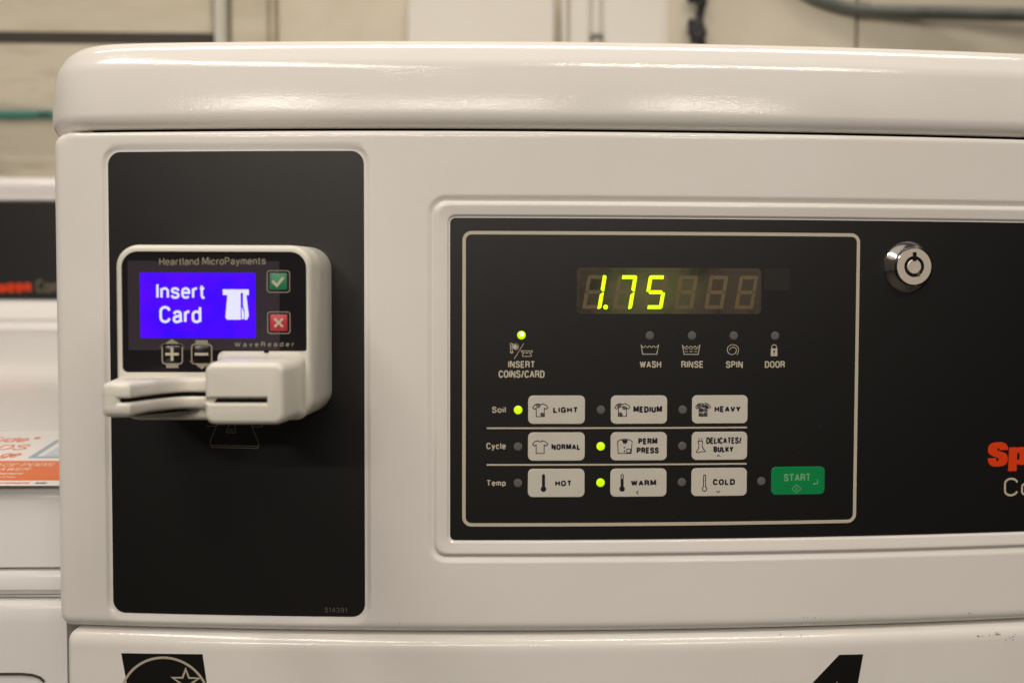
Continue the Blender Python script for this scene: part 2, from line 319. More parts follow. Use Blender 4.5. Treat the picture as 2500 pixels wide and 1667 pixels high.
def bowed_plate(name, x0, x1, z0, z1, r, f, h, material, parent, th=0.8, bev=0.12, step=4.0, cuts=None):
    """a thin rounded plate following the bowed surface f, its face h above it"""
    def columns(i):                                # inset i
        X0, X1, Z0, Z1, rr_ = x0 + i, x1 - i, z0 + i, z1 - i, max(r - i, 0.01)
        xs = [X0 + rr_ * (1 - math.cos(R(90 * k / 8))) for k in range(9)]
        n = max(1, int((X1 - X0 - 2 * rr_) / step)); xs += [X0 + rr_ + (X1 - X0 - 2 * rr_) * k / n for k in range(1, n)]
        xs += [X1 - rr_ * (1 - math.cos(R(90 * k / 8))) for k in range(8, -1, -1)]
        out = []
        for x in xs:
            e = min(x - X0, X1 - x); dz = rr_ - math.sqrt(max(0, rr_ * rr_ - (rr_ - e) ** 2)) if e < rr_ else 0
            out.append((x, Z0 + dz, Z1 - dz))
        return out
    A, B = columns(bev), columns(0); v = []; fc = []; n = len(A)
    for x, lo, hi in A: v += [f(x, lo, h), f(x, hi, h)]
    for x, lo, hi in B: v += [f(x, lo, h - bev), f(x, hi, h - bev)]
    for x, lo, hi in B: v += [f(x, lo, h - th), f(x, hi, h - th)]
    for i in range(n - 1):
        fc.append((2 * i, 2 * i + 2, 2 * i + 3, 2 * i + 1))
        for k in (0, 1):
            a, b = 2 * n * k, 2 * n * (k + 1)
            fc.append((a + 2 * i, b + 2 * i, b + 2 * i + 2, a + 2 * i + 2)); fc.append((a + 2 * i + 1, a + 2 * i + 3, b + 2 * i + 3, b + 2 * i + 1))
    for k in (0, 1):
        a, b = 2 * n * k, 2 * n * (k + 1)
        fc.append((a, a + 1, b + 1, b)); e = 2 * n - 2; fc.append((a + e, b + e, b + e + 1, a + e + 1))
    return link(name, v, fc, material, parent, smooth=30)

def loft(rings, name, material, parent, smooth=35, cap0=True, cap1=True):
    v = []; fc = []; n = len(rings[0])
    for r_ in rings: v += r_
    for k in range(len(rings) - 1):
        for i in range(n):
            j = (i + 1) % n; fc.append((k * n + i, k * n + j, (k + 1) * n + j, (k + 1) * n + i))
    if cap0: fc.append(tuple(range(n))[::-1])
    if cap1: fc.append(tuple((len(rings) - 1) * n + i for i in range(n)))
    o = link(name, v, fc, material, parent); recalc(o)
    if smooth: o.data.shade_smooth(); o.data.set_sharp_from_angle(angle=R(smooth))
    return o
def rbox(name, secs, material, parent, n=7, smooth=35):
    """secs: (y, x0, x1, z0, z1, r)"""
    return loft([[(x, y, z) for x, z in rr(x0, x1, z0, z1, r, n)] for y, x0, x1, z0, z1, r in secs], name, material, parent, smooth)
def box(name, x0, x1, y0, y1, z0, z1, material, parent=None, bev=0.8):
    v = [(x, y, z) for x in (x0, x1) for y in (y0, y1) for z in (z0, z1)]
    fc = [(0, 1, 3, 2), (4, 6, 7, 5), (0, 4, 5, 1), (2, 3, 7, 6), (0, 2, 6, 4), (1, 5, 7, 3)]
    o = link(name, v, fc, material, parent); bm = bmesh.new(); bm.from_mesh(o.data)
    if bev: bmesh.ops.bevel(bm, geom=bm.edges[:], offset=bev * .001, segments=2, affect='EDGES')
    bmesh.ops.recalc_face_normals(bm, faces=bm.faces); bm.to_mesh(o.data); bm.free(); o.data.shade_smooth(); o.data.set_sharp_from_angle(angle=R(40)); return o
def extrude_x(name, prof, x0, x1, material, parent, smooth=35, n=1):
    """prof: (y, z) points, closed"""
    return loft([[(x0 + (x1 - x0) * k / n, y, z) for y, z in prof] for k in range(n + 1)], name, material, parent, smooth)
def lathe(name, prof, cx, cz, f, material, parent, n=40, tilt=0.0, smooth=30):
    """prof: (radius, height above the surface); axis points out of the surface, turned by tilt about the vertical"""
    v = []; fc = []; y0 = f(cx, cz, 0)[1]; ct, st = math.cos(tilt), math.sin(tilt)
    for r_, h in prof:
        for i in range(n):
            a = 2 * math.pi * i / n; lx, lz = r_ * math.cos(a), r_ * math.sin(a)
            v.append((cx + lx * ct + h * st, y0 + lx * st - h * ct, cz + lz))
    for k in range(len(prof) - 1):
        for i in range(n):
            j = (i + 1) % n; fc.append((k * n + i, k * n + j, (k + 1) * n + j, (k + 1) * n + i))
    fc.append(tuple((len(prof) - 1) * n + i for i in range(n)))
    return link(name, v, fc, material, parent, smooth=smooth)
def tube(name, pts, r, material, parent=None, n=12, radii=None):
    v = []; fc = []
    for k, p in enumerate(pts):
        p = Vector(p); a = Vector(pts[max(0, k - 1)]); b = Vector(pts[min(len(pts) - 1, k + 1)]); t = (b - a).normalized()
        s = t.cross(Vector((0, 1, 0.01))).normalized(); q = t.cross(s); rad = radii[k] if radii else r
        for i in range(n):
            an = 2 * math.pi * i / n; v.append(tuple(p + s * math.cos(an) * rad + q * math.sin(an) * rad))
    for k in range(len(pts) - 1):
        for i in range(n):
            j = (i + 1) % n; fc.append((k * n + i, k * n + j, (k + 1) * n + j, (k + 1) * n + i))
    fc.append(tuple(range(n))[::-1]); fc.append(tuple((len(pts) - 1) * n + i for i in range(n)))
    o = link(name, v, fc, material, parent); recalc(o); o.data.shade_smooth(); o.data.set_sharp_from_angle(angle=R(50)); return o
def spline(P, k=4):
    out = []
    for i in range(len(P) - 1):
        p0, p1, p2, p3 = P[max(0, i - 1)], P[i], P[i + 1], P[min(len(P) - 1, i + 2)]
        for j in range(k):
            t = j / k; out.append(tuple(0.5 * (2 * b + (c - a) * t + (2 * a - 5 * b + 4 * c - d) * t * t + (3 * b - a - 3 * c + d) * t ** 3) for a, b, c, d in zip(p0, p1, p2, p3)))
    return out + [tuple(P[-1])]

# ------------------------------------------------------------------ the setting
floor = box('floor', -4000, 4000, -6000, 1400, -1090, -1050, FLOORM, None, 0); tag(floor, kind='structure')
wall = box('wall', -1900, 1900, 752, 860, -1050, 1500, WALLM, None, 0); tag(wall, kind='structure')
# painted boards and mouldings fixed on the wall
def wbox(name, x0, x1, y0, y1, z0, z1, material, parent, bev):
    k = (y0 + 520) / 1270; return box(name, x0 * k, x1 * k, y0, y1, z0 * k, z1 * k, material, parent, bev)
wbox('board', -1500, -336, 722, 751, 325.5, 520, BOARDM, wall, 3)
wbox('board', -1500, -336, 724, 751, -300, 316.5, BOARDS, wall, 2)
wbox('gap_shade_strip', -1500, -336.5, 723, 751.5, 315.8, 326.5, GAPSHADE, wall, 0)  # dark filler painting the shade in the gap between the boards
wbox('board', -313.5, -268.5, 730, 751, -300, 520, BOARDM, wall, 2)
wbox('moulding', -267, -262.5, 722, 751, -300, 520, BOARDM, wall, 1.5)
wbox('board', -258, -96, 737, 751, -300, 520, WALLM, wall, 2)
wbox('moulding', 81, 88, 738, 751, -300, 520, BOARDM, wall, 1.5)
wbox('moulding', 90, 96, 728, 751, -300, 520, PANELM, wall, 1.5)
wbox('moulding', 99.5, 123, 734, 751, -300, 520, PANELM, wall, 2)
wbox('board', 141.5, 215.5, 738, 751, -300, 520, PANELM, wall, 1.5)
wbox('board', 222, 454, 736, 751, -300, 520, WALLM, wall, 1.2)
wbox('board', 457.5, 1500, 736, 751, -300, 520, WALLM, wall, 1.2)
wbox('backing', -322, -97, 741, 751.5, -300, 520, BOARDM, wall, 0)
wbox('backing', 77, 223, 741.5, 751.5, -300, 520, PANELM, wall, 0)
wbox('backing', 453.5, 458, 746, 751.5, -300, 520, GAPSHADE, wall, 0)
post = wbox('corner_strip', -335, -322.5, 714, 751, -300, 520, POSTM, None, 3)
tag(post, 'narrow grey green painted strip standing upright at the end of the dark gap', 'strip')
cover = rbox('wall_box', [(751, -97, 79, -200, 404, 52), (716, -97, 79, -200, 404, 52), (713.5, -96, 78, -199, 403, 51), (712, -94, 76, -197, 401, 49)], PANELM, None)
tag(cover, 'pale cream wall box with rounded corner behind the middle of the washer lid', 'box')
pipe = tube('pipe', [(131.5, 738, -300), (131.5, 738, 100), (131.5, 738, 320), (131.5, 738, 520)], 5.3, PANELM)
tag(pipe, 'thin cream painted pipe running up the wall right of the wall box', 'pipe')
brk = box('pipe_clip', 124, 139, 729, 751, 322, 326.5, CONDUIT, pipe, .8)
kk = lambda P: [(x * (y + 520) / 1270, y, z * (y + 520) / 1270) for x, y, z in P]
pts = spline(kk([(300, 737, 452), (345, 735, 415), (391, 734, 383), (418, 733, 372), (451, 732, 364.5), (500, 729, 361.6), (580, 720, 360.8), (664, 708, 359.5), (800, 690, 357), (1100, 650, 352)]), 5)
con = tube('conduit', pts, 8.3, CONDUIT, None, 16)
tag(con, 'grey green metal conduit bending level along the wall at upper right', 'conduit')
tube('coupling', kk([(455, 732, 364.4), (462, 731.5, 363.7), (470, 731, 363.2)]), 9.4, CONDUIT, con, 16)
gp = tube('pipe', spline(kk([(-1300, 716, 229), (-700, 716, 228.3), (-594, 716, 228), (-528, 716, 228.5), (-345, 716, 229.5)]), 6), 5.0, TEAL)
tag(gp, 'teal pipe with black patches running level across the wall left of the washer', 'pipe')
cab = tube('cable', spline(kk([(262, 725, 520), (264, 726, 430), (265, 725, 385), (261.5, 724, 362), (259, 725, 345), (262, 724, 325), (265, 724, 300), (262, 728, 200), (258, 730, -100)]), 5), 5.2, CABLE)
tag(cab, 'black cable with taped lumps hanging down the wall behind the lid', 'cable')
def lump(c, sx, sz, rot):
    bm = bmesh.new(); bmesh.ops.create_icosphere(bm, subdivisions=3, radius=1)
    for v in bm.verts:
        k = 1 + 0.16 * math.sin(5 * v.co.x + 3 * v.co.z) + 0.08 * math.sin(11 * v.co.z + 2 * v.co.y)
        x, z = v.co.x * sx * k, v.co.z * sz * k; v.co = Vector((c[0] + x * math.cos(rot) - z * math.sin(rot), c[1] + v.co.y * 7 * k, c[2] + x * math.sin(rot) + z * math.cos(rot))) * .001
    me = bpy.data.meshes.new('tape_wrap'); bm.to_mesh(me); bm.free(); me.materials.append(CABLE); me.shade_smooth()
    o = bpy.data.objects.new('tape_wrap', me); col.objects.link(o); setpar(o, cab)
lump((250, 718, 331), 9.5, 13, -.3); lump((253, 717, 322), 9, 12, -.6); lump((244.5, 719, 336), 5, 7, .4); lump((250, 719, 372), 9, 13, -.6); lump((256, 718, 362), 6, 7, 0.2)

# ------------------------------------------------------------------ foreground washer
W = empty('washing_machine', (100, 330, -1050), 'white enamel washing machine filling the photo, its black control panel lit up reading 1.75', 'washing machine')
X0, X1, ZT, ZB = -224.4, 452.0, 87.2, -169.2
CP = (-194.9, -63.0, -161.0, 77.0)             # card side overlay
OV = (-19.3, 420.0, -121.0, 43.4)              # control overlay
def relief(x, z):
    y = 0.0
    d = sdf(x, z, CP[0], CP[1], CP[2], CP[3], 6.6)
    if d < 6: y += 1.25 * (1 - sst(1.0, 3.6, d))
    s1 = sdf(x, z, OV[0], OV[1], OV[2], OV[3], 2.7); s2 = sdf(x, z, OV[0] - 8.3, OV[1] + 8.3, OV[2] - 8.3, OV[3] + 8.3, 6.4)
    if s2 > 0:
        y += 1.25 * (1 - sst(0.0, 3.6, s2)) if s2 < 4 else 0
    else:
        roll = max(0.0, 1 - (-s2) / 2.4)
        y += 1.25 * roll ** 2.2 - 0.55 * (1 - roll ** 2)
        t = sst(0, 1, min(1, max(0, (6.6 - s1) / 5.6)))
        y += 0.95 * min(1, max(0, (6.9 - s1) / 5.9))
        if s1 < 1.35: y += 0.75 * sst(1.35, 0.95, s1)
    return y
def front_shell(name, x0, x1, z0, z1, rc, Rt, Rb, Rs, rel, xm, zm, back, material, parent, lean=0.0):
    edge = [0, .06, .25, .6, 1.1, 1.8, 2.7, 3.8, 5.2, 7, 9]
    xs = sorted(set([round(x0 + e, 3) for e in edge] + [round(q, 3) for q in stations(x0 + 9, x1 - 9, xm)] + [round(x1 - e, 3) for e in edge]))
    zs = sorted(set([round(z0 + e, 3) for e in edge] + [round(q, 3) for q in stations(z0 + 9, z1 - 9, zm)] + [round(z1 - e, 3) for e in edge]))
    ts = [(q - z0) / (z1 - z0) for q in zs]; v = []; nx, nz = len(xs), len(zs)
    for x in xs:
        e = min(x - x0, x1 - x); dz = rc - math.sqrt(max(0, rc * rc - (rc - e) ** 2)) if e < rc else 0
        for t in ts:
            z = z0 + dz + (z1 - z0 - 2 * dz) * t
            y = Y(x) + (rel(x, z) if rel else 0)
            for d, RR in ((z1 - z, Rt), (z - z0, Rb), (x - x0, Rs), (x1 - x, Rs)):
                if d < RR: y += RR - math.sqrt(max(0, RR * RR - (RR - d) ** 2))
            if e < rc and dz > 0:
                d = max(0.0, -sdf(x, z, x0, x1, z0, z1, rc)); RR = Rs
                if d < RR: y = max(y, Y(x) + RR - math.sqrt(max(0, RR * RR - (RR - d) ** 2)))
            v.append((x, y, z))
    fc = [(i * nz + j, (i + 1) * nz + j, (i + 1) * nz + j + 1, i * nz + j + 1) for i in range(nx - 1) for j in range(nz - 1)]
    loop = [j for j in range(nz)] + [i * nz + nz - 1 for i in range(1, nx)] + [(nx - 1) * nz + j for j in range(nz - 2, -1, -1)] + [i * nz for i in range(nx - 2, 0, -1)]
    b = len(v); v += [(v[i][0], back, v[i][2]) for i in loop]
    for k in range(len(loop)):
        q = (k + 1) % len(loop); fc.append((loop[k], loop[q], b + q, b + k))
    fc.append(tuple(b + k for k in range(len(loop)))[::-1])
    o = link(name, v, fc, material, parent); recalc(o); o.data.shade_smooth(); o.data.set_sharp_from_angle(angle=R(50)); return o
xm = [CP[0] - 2.3, CP[1] + 2.3, OV[0] - 1.15, OV[0] - 6.7, OV[0] - 10]
zm = [CP[2] - 2.3, CP[3] + 2.3, OV[3] + 1.15, OV[3] + 6.7, OV[3] + 10, OV[2] - 1.15, OV[2] - 6.7, OV[2] - 10]
front_shell('control_housing', X0, X1, ZB, ZT, 7.5, 2.6, 6.0, 5.0, relief, xm, zm, 660, ENAMEL, W)
front_shell('lower_panel', -219.6, 448, -1035, -170.2, 7.0, 8.0, 4, 3.0, None, [], [], 655, ENAMEL, W)
box('seam_backing', -212, 440, 60, 640, -175, -165, GAPSHADE, W, 0)
bowed_plate('seam_shade_strip', -205, 430, 84, 92.5, .4, on_front, -7.0, mat('seam_black', (.006, .005, .007), .8, spec=.1), W, th=6, bev=.2)  # black strip behind the lid gap, shade put in as colour
# lid
prof = [(89.6, 30), (89.1, 9), (89.0, 5.2), (89.5, 3.4), (90.8, 1.9), (93, .75), (95, .25), (96, .15)]
nrm_tab = [(96, .6), (97.5, 2.8), (99, 3.5), (102, 4.8), (106, 6.2), (112, 7.5), (118.3, 9), (119.6, 14), (122, 20.5), (123, 25.5), (125, 28), (128, 30), (129, 36), (130, 43), (132, 48), (133.2, 53), (134.3, 62), (135.2, 72), (135.8, 82), (136, 89)]
zz, dd = 96.0, .15
while zz < 135.99:
    n_ = next(n0 + (n1 - n0) * (zz - z0_) / (z1_ - z0_) for (z0_, n0), (z1_, n1) in zip(nrm_tab, nrm_tab[1:]) if z0_ <= zz < z1_)
    ds = .45 if zz < 118 or n_ > 84 else .22
    zz += ds * math.cos(R(n_)); dd += ds * math.sin(R(n_)); prof.append((min(zz, 136.0), dd))
prof += [(136.1, dd + 6), (136.15, dd + 14)]
def lid_path(d, z):
    ins = 0 if z < 108 else 14 * (1 - math.sqrt(max(0, 1 - ((z - 108) / 28.2) ** 2))) if z < 136 else 14 + (z - 136) * 60
    if z < 92: ins = min(d * .6, 8)
    R0 = 40.0; xl, xr, yb = -235.4 + ins, 458 - d, 665 - d; P = []
    rad = max(R0 - ins * .35, 3); yf = Y(-200) + d - 1.2
    for k in range(8): P.append((xl, yb + (yf + rad - yb) * k / 8))
    cx = xl + rad
    for k in range(17):
        a = R(180 + 80 * k / 16); P.append((cx + rad * math.cos(a), yf + rad + rad * math.sin(a)))
    sx, sy = P[-1]
    for k in range(1, 101):
        x = sx + (430 - sx) * k / 100; base = Y(x) + d - 1.2; P.append((x, base + math.exp(-(x - sx) / 9.0) * (sy - (Y(sx) + d - 1.2))))
    P += [(xr - 8, Y(430) + d + 3), (xr, Y(430) + d + 12), (xr, yb)]
    return P
rings = []
for z, d in prof: rings.append([(x, y, z) for x, y in lid_path(d, z)])
loft(rings, 'lid', ENAMEL, W, smooth=60)
box('spacer', 150, 162, 26, 60, 87.3, 88.6, BRUB, W, .3)
box('spacer', -206, -200, 28, 60, 87.4, 88.4, BRUB, W, .2); box('spacer', -197.5, -189, 27, 60, 87.4, 88.3, BRUB, W, .2)

bowed_plate('card_side_panel', *CP, 6.6, on_front, -1.0, OVERLAY, W, th=0.5)
bowed_plate('control_panel', *OV, 2.7, on_front, -0.9, OVERLAY, W, th=0.5)
f = Flat(on_card)
f.ribbon([(-116.0, -61.8), (-115.6, -63.3), (-120.9, -63.3)], .28).ribbon([(-139.3, -63.2), (-144.6, -63.1)], .28)
f.ribbon([(-138.2, -60.0), (-142.5, -70.8), (-142.9, -72.0), (-142.2, -72.9), (-118.0, -73.3), (-117.3, -72.4), (-117.9, -70.6), (-122.3, -60.0)], .3)
f.ribbon([(-142.4, -73.1), (-141.8, -74.0), (-118.2, -74.4), (-117.4, -73.4)], .28)
f.ribbon([(-132.6, -61), (-134.2, -66.4), (-129.2, -66.5), (-129.9, -61)], .3).ribbon([(-132.6, -64.7), (-130.8, -64.7)], .25).ribbon([(-132.9, -66.2), (-132.6, -65)], .22).ribbon([(-131.8, -66.2), (-131.7, -65)], .22).ribbon([(-130.7, -66.2), (-130.8, -65)], .22)
f.build('card_symbol', FAINT, W)
Flat(on_card).text('514391', -83.8, -72.4, -158.8, -156.3, .11, 1.5).build('part_number', DIM, W)
f = Flat(on_overlay); f.ribbon(rr(-12.2, 191.8, -113.1, 35.9, 3.8), 1.75, True); f.build('border_line', PRINT, W)
for z in (-63.45, -82.25):
    Flat(on_overlay).ribbon([(-0.6, z), (133.8, z)], .85).build('divider_line', PRINT, W)
def words(txt, x0, x1, z0, z1, wt=.185, material=PRINT, f=on_overlay, parent=W, **k): return face_up(Flat(f).text(txt, x0, x1, z0, z1, wt, **k).build('lettering', material, parent))
words('INSERT', 10.3, 24.0, -32.6, -29.1); words('COINS/CARD', 5.4, 28.9, -37.7, -33.9)
words('WASH', 77.6, 88.7, -32.6, -29.1); words('RINSE', 99.1, 110.6, -32.6, -29.1); words('SPIN', 122.3, 131.2, -32.7, -29.2); words('DOOR', 142.8, 153.4, -32.7, -29.2)
words('Soil', 2.0, 9.1, -55.6, -52.4); words('Cycle', -0.8, 9.2, -75.1, -70.9); words('Temp', -0.6, 9.2, -93.9, -90.0)
LED = [(17.0, -15.95), (82.7, -16.1), (104.5, -16.1), (126.3, -16.1), (148.0, -16.2)]
LED += [(15.4, -54.1), (57.8, -54.1), (100.0, -54.1), (15.4, -72.9), (57.8, -72.8), (100.0, -72.8), (15.4, -91.6), (57.8, -91.5), (99.9, -91.5), (141.6, -91.4)]
for i, (x, z) in enumerate(LED):
    on = i in (0, 5, 9, 12)
    o = lathe('indicator_light', [(2.2, -.2), (2.17, .08), (2.05, .16), (1.6, .22), (.9, .26), (.2, .27)], x, z, on_overlay, LEDON if on else LEDOFF, W, 24)
    if on:
        o['label'] = 'indicator light glowing yellow green'
        if i == 0: lathe('bright_spot', [(1.02, .15), (.9, .32), (.5, .40), (.1, .43)], x + .25, z + .45, on_overlay, LEDHOT, o, 18)
        elif i != 12: lathe('bright_spot', [(.5, .2), (.45, .3), (.1, .34)], x + .15, z + .85, on_overlay, LEDSPOT, o, 12)
    else: o['label'] = 'unlit grey indicator light'
# status symbols
class Icon(Flat):
    """line drawing given in a sketch's own units, placed at x0,z0 and scaled"""
    def __init__(s, f, ox, oy, x0, z0, k, h=.05):
        super().__init__(lambda X, Z, hh: f(x0 + (X - ox) * k, z0 - (Z - oy) * k, hh)); s.k = k; s.h = h
    def line(s, pts, wd, closed=False): return s.ribbon(pts, wd, closed, step=999)
K = .0352
def tub(x0, z0, rinse):
    I = Icon(on_overlay, 130, 358, x0, z0, K)
    I.line([(134, 358), (158, 497), (366, 497), (392, 358)], 11)
    w_ = []
    for q in range(4):
        cx = 176 + 60 * q - 8
        w_ += [(cx - 24 + 48 * t / 6, 378 + 24 * math.sin(math.pi * t / 6)) for t in range(7)]
    I.line([(140, 380)] + w_ + [(388, 380)], 9)
    if rinse:
        for y in (420, 457):
            for a in (168, 238, 306): I.line([(a, y), (a + 46, y)], 9)
    return face_up(I.build('symbol', PRINT, W))
tub(78.1, -20.7, False); tub(99.5, -20.8, True)
I = Icon(on_overlay, 1325, 352, 122.8, -20.6, K)
sp = _sp([(1472, 507), (1494, 470), (1498, 425), (1475, 380), (1412, 356), (1352, 378), (1329, 430), (1350, 480), (1398, 500), (1445, 482), (1467, 442), (1452, 408), (1412, 394), (1378, 408), (1364, 440)])
I.line(sp, 9); face_up(I.build('symbol', PRINT, W))
I = Icon(on_overlay, 1925, 355, 145.8, -20.6, K)
I.poly([(1927, 415), (2025, 415), (2025, 527), (1927, 527)]); I.line([(1940, 418), (1940, 390), (1950, 370), (1976, 360), (2002, 370), (2012, 390), (2012, 418)], 11)
face_up(I.build('symbol', PRINT, W))
I = Icon(on_overlay, 1925, 355, 145.8, -20.6, K, .12); I.disc(1976, 456, 14); I.line([(1976, 460), (1976, 502)], 9); face_up(I.build('keyhole', STICK, W))
# coin and card symbol
K2 = .0211
I = Icon(on_overlay, 455, 550, 11.2, -19.9, K2)
I.line([(555, 940), (785, 565)], 13)
I.line([(470, 780), (465, 640), (458, 575), (485, 553), (515, 575), (500, 640), (505, 700), (520, 760), (500, 795), (470, 790)], 15)
I.disc(580, 650, 60); I.arc(585, 645, 78, -200, 90, 9); I.poly([(450, 770), (540, 765), (520, 800), (470, 802)])
I.line([(725, 740), (995, 740), (985, 782), (735, 782)], 14, True); I.line([(790, 785), (752, 850), (760, 874), (965, 874), (972, 850), (930, 785)], 14); I.line([(840, 790), (880, 790)], 26)
face_up(I.build('symbol', PRINT, W))
# display
D0 = (45.1, 140.4, -5.1, 18.5)
paint_glow(WINDOW)
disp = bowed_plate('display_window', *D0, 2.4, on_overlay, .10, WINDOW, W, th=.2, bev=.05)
bowed_plate('sensor_window', 141.9, 155.6, 7.2, 18.4, .6, on_overlay, .05, mat('dark_window', (.016, .0135, .012), .40, spec=.55), W, th=.2, bev=.03)
f = Flat(on_overlay); f.h = .13; f.ribbon(rr(*D0, 2.4), .22, True); f.build('window_edge', mat('window_rim', (.032, .026, .018), .35), disp)
WD, HD, TD = 9.7, 17.1, 1.9; g = .13
SEG = {'a': [(TD + g, HD), (WD - TD - g, HD), (WD - TD - g, HD - TD), (TD + g, HD - TD)],
       'd': [(TD + g, 0), (WD - TD - g, 0), (WD - TD - g, TD), (TD + g, TD)],
       'g': [(1.0, HD / 2), (1.9, HD / 2 + .95), (WD - 1.9, HD / 2 + .95), (WD - 1.0, HD / 2), (WD - 1.9, HD / 2 - .95), (1.9, HD / 2 - .95)],
       'f': [(0, HD / 2 + .2), (.75, HD / 2 + .25), (TD, HD / 2 + 1.3), (TD, HD), (1.0, HD), (.3, HD - .3), (0, HD - 1)],
       'e': [(0, HD / 2 - .2), (.75, HD / 2 - .25), (TD, HD / 2 - 1.3), (TD, 0), (1.0, 0), (.3, .3), (0, 1)]}
SEG['b'] = [(WD - x, z) for x, z in SEG['f']]; SEG['c'] = [(WD - x, z) for x, z in SEG['e']]
LITS = ['bc', 'abc', 'afgcd', '', '', '']
for i in range(6):
    for s in 'abcdefg':
        pts = [(47.9 + 15.7 * i + x + z * .165, -2.5 + z) for x, z in SEG[s]]
        f = Flat(on_overlay); f.h = .16; f.poly(pts); lit = s in LITS[i]
        o = face_up(f.build('display_segment', LIT if lit else GHOST, disp))
        if lit: o['label'] = 'display segment lit yellow green'
f = Flat(on_overlay); f.h = .19; f.disc(59.9, -1.6, 1.2); face_up(f.build('decimal_point', LIT, disp))
# faint circuit board marks seen through the top of the window
f = Flat(on_overlay); f.h = .14
for q in range(60):
    x = 47 + q * 1.52; f.ribbon([(x, 16.7 + random.uniform(-.3, .3)), (x + random.uniform(.5, 1.1), 16.7 + random.uniform(-.3, .3))], .22)
face_up(f.build('board_trace', mat('trace', (.045, .035, .022), .5), disp))
# keys
def key(x0, z1, material=KEY):
    return bowed_plate('button', x0, x0 + (29.1 if material is KEY else 28.6), z1 - 14.55, z1, 2.6, on_overlay, .22, material, W, th=.3, bev=.14, step=3)
def on_key(x, z, h): return on_overlay(x, z, h + .19)
rowz = (-46.75, -65.6, -84.3); colx = (20.5, 62.85, 104.85)
KB = .0508
def lab(p, txt, ox, oy, bx, bz, x0, x1, y0, y1, k=KB, wt=.27, mt=NAVY):
    f = Flat(on_key); f.text(txt, bx + (x0 - ox) * k, bx + (x1 - ox) * k, bz - (y1 - oy) * k, bz - (y0 - oy) * k, wt); f.build('lettering', mt, p)
SH = [(145, 148), (108, 158), (86, 187), (101, 203), (122, 190), (122, 277), (203, 277), (203, 190), (223, 203), (240, 185), (218, 160), (181, 148), (163, 160)]
def clip_hatch(I, cx, cy, rx, ry, n=6, wd=6):
    for q in range(n):
        t = -1 + 2 * (q + .5) / n; hw = math.sqrt(1 - t * t); ax, ay = cx + t * rx * .8, cy + t * ry * .8
        I.line([(ax - hw * rx * .7, ay + hw * ry * .7), (ax + hw * rx * .7, ay - hw * ry * .7)], wd)
def shirt(p, bx, bz, ox, oy, sx, sy, spots, neck=False):
    I = Icon(on_key, ox, oy, bx, bz, KB); dx, dy = sx - 85, sy - 148
    P = [(x + dx, y + dy) for x, y in SH]
    if neck: P = P[:-1] + [(x + dx, y + dy) for x, y in ((175, 157), (163, 160), (150, 157))]
    I.line(P, 8.5, True)
    for cx, cy, rx, ry in spots: clip_hatch(I, cx + dx, cy + dy, rx, ry, max(4, int(rx / 3.4)))
    face_up(I.build('symbol', NAVY, p))
keys = {}
for name, c, r_ in (('light', 0, 0), ('medium', 1, 0), ('heavy', 2, 0), ('normal', 0, 1), ('perm', 1, 1), ('delicates', 2, 1), ('hot', 0, 2), ('warm', 1, 2), ('cold', 2, 2)):
    keys[name] = (key(colx[c], rowz[r_]), colx[c], rowz[r_])
k_, bx, bz = keys['light']; shirt(k_, bx, bz, 40, 65, 85, 148, [(140, 170, 20, 18), (182, 255, 20, 18)]); lab(k_, 'LIGHT', 40, 65, bx, bz, 292, 542, 180, 240)
k_, bx, bz = keys['medium']; shirt(k_, bx, bz, 874, 65, 914, 146, [(130, 170, 22, 20), (180, 190, 20, 18), (145, 255, 20, 18)]); lab(k_, 'MEDIUM', 874, 65, bx, bz, 1103, 1395, 174, 238)
k_, bx, bz = keys['heavy']; shirt(k_, bx, bz, 1697, 63, 1733, 144, [(120, 172, 22, 20), (160, 175, 18, 16), (195, 180, 22, 18), (145, 215, 22, 20), (185, 215, 16, 18), (185, 258, 20, 18), (143, 260, 18, 15)]); lab(k_, 'HEAVY', 1697, 63, bx, bz, 1928, 2198, 173, 235)
k_, bx, bz = keys['normal']; shirt(k_, bx, bz, 40, 66, 85, 149, [], True); lab(k_, 'NORMAL', 40, 66, bx, bz, 276, 570, 184, 243)
k_, bx, bz = keys['perm']; lab(k_, 'PERM', 872, 63, bx, bz, 1153, 1348, 124, 187); lab(k_, 'PRESS', 872, 63, bx, bz, 1137, 1363, 217, 280)
I = Icon(on_key, 872, 63, bx, bz, KB)
I.line([(990, 134), (965, 142), (944, 155), (950, 277), (1082, 277), (1091, 155), (1070, 142), (1042, 134)], 8, False); I.line([(985, 140), (1016, 131), (1048, 140)], 8)
I.poly([(984, 140), (1048, 140), (1040, 165), (1022, 186), (1016, 170), (1010, 186), (995, 168)]); I.disc(1013, 218, 8); I.disc(1013, 254, 8); I.line([(1037, 270), (1037, 233), (1074, 233), (1074, 270)], 7, True)
face_up(I.build('symbol', NAVY, k_))
k_, bx, bz = keys['delicates']; lab(k_, 'DELICATES/', 1693, 57, bx, bz, 1842, 2207, 113, 180, wt=.225); lab(k_, 'BULKY', 1693, 57, bx, bz, 1917, 2123, 205, 266)
I = Icon(on_key, 1693, 57, bx, bz, KB)
I.line([(1765, 120), (1770, 148), (1782, 156), (1795, 146), (1799, 119)], 8); I.line([(1770, 148), (1756, 158), (1768, 185), (1766, 215), (1742, 264), (1765, 268), (1800, 255), (1833, 258), (1804, 215), (1800, 185), (1807, 158), (1795, 146)], 8.5)
I.line([(1953, 311), (1971, 292), (1989, 311)], 7); face_up(I.build('symbol', NAVY, k_))
KT = .069
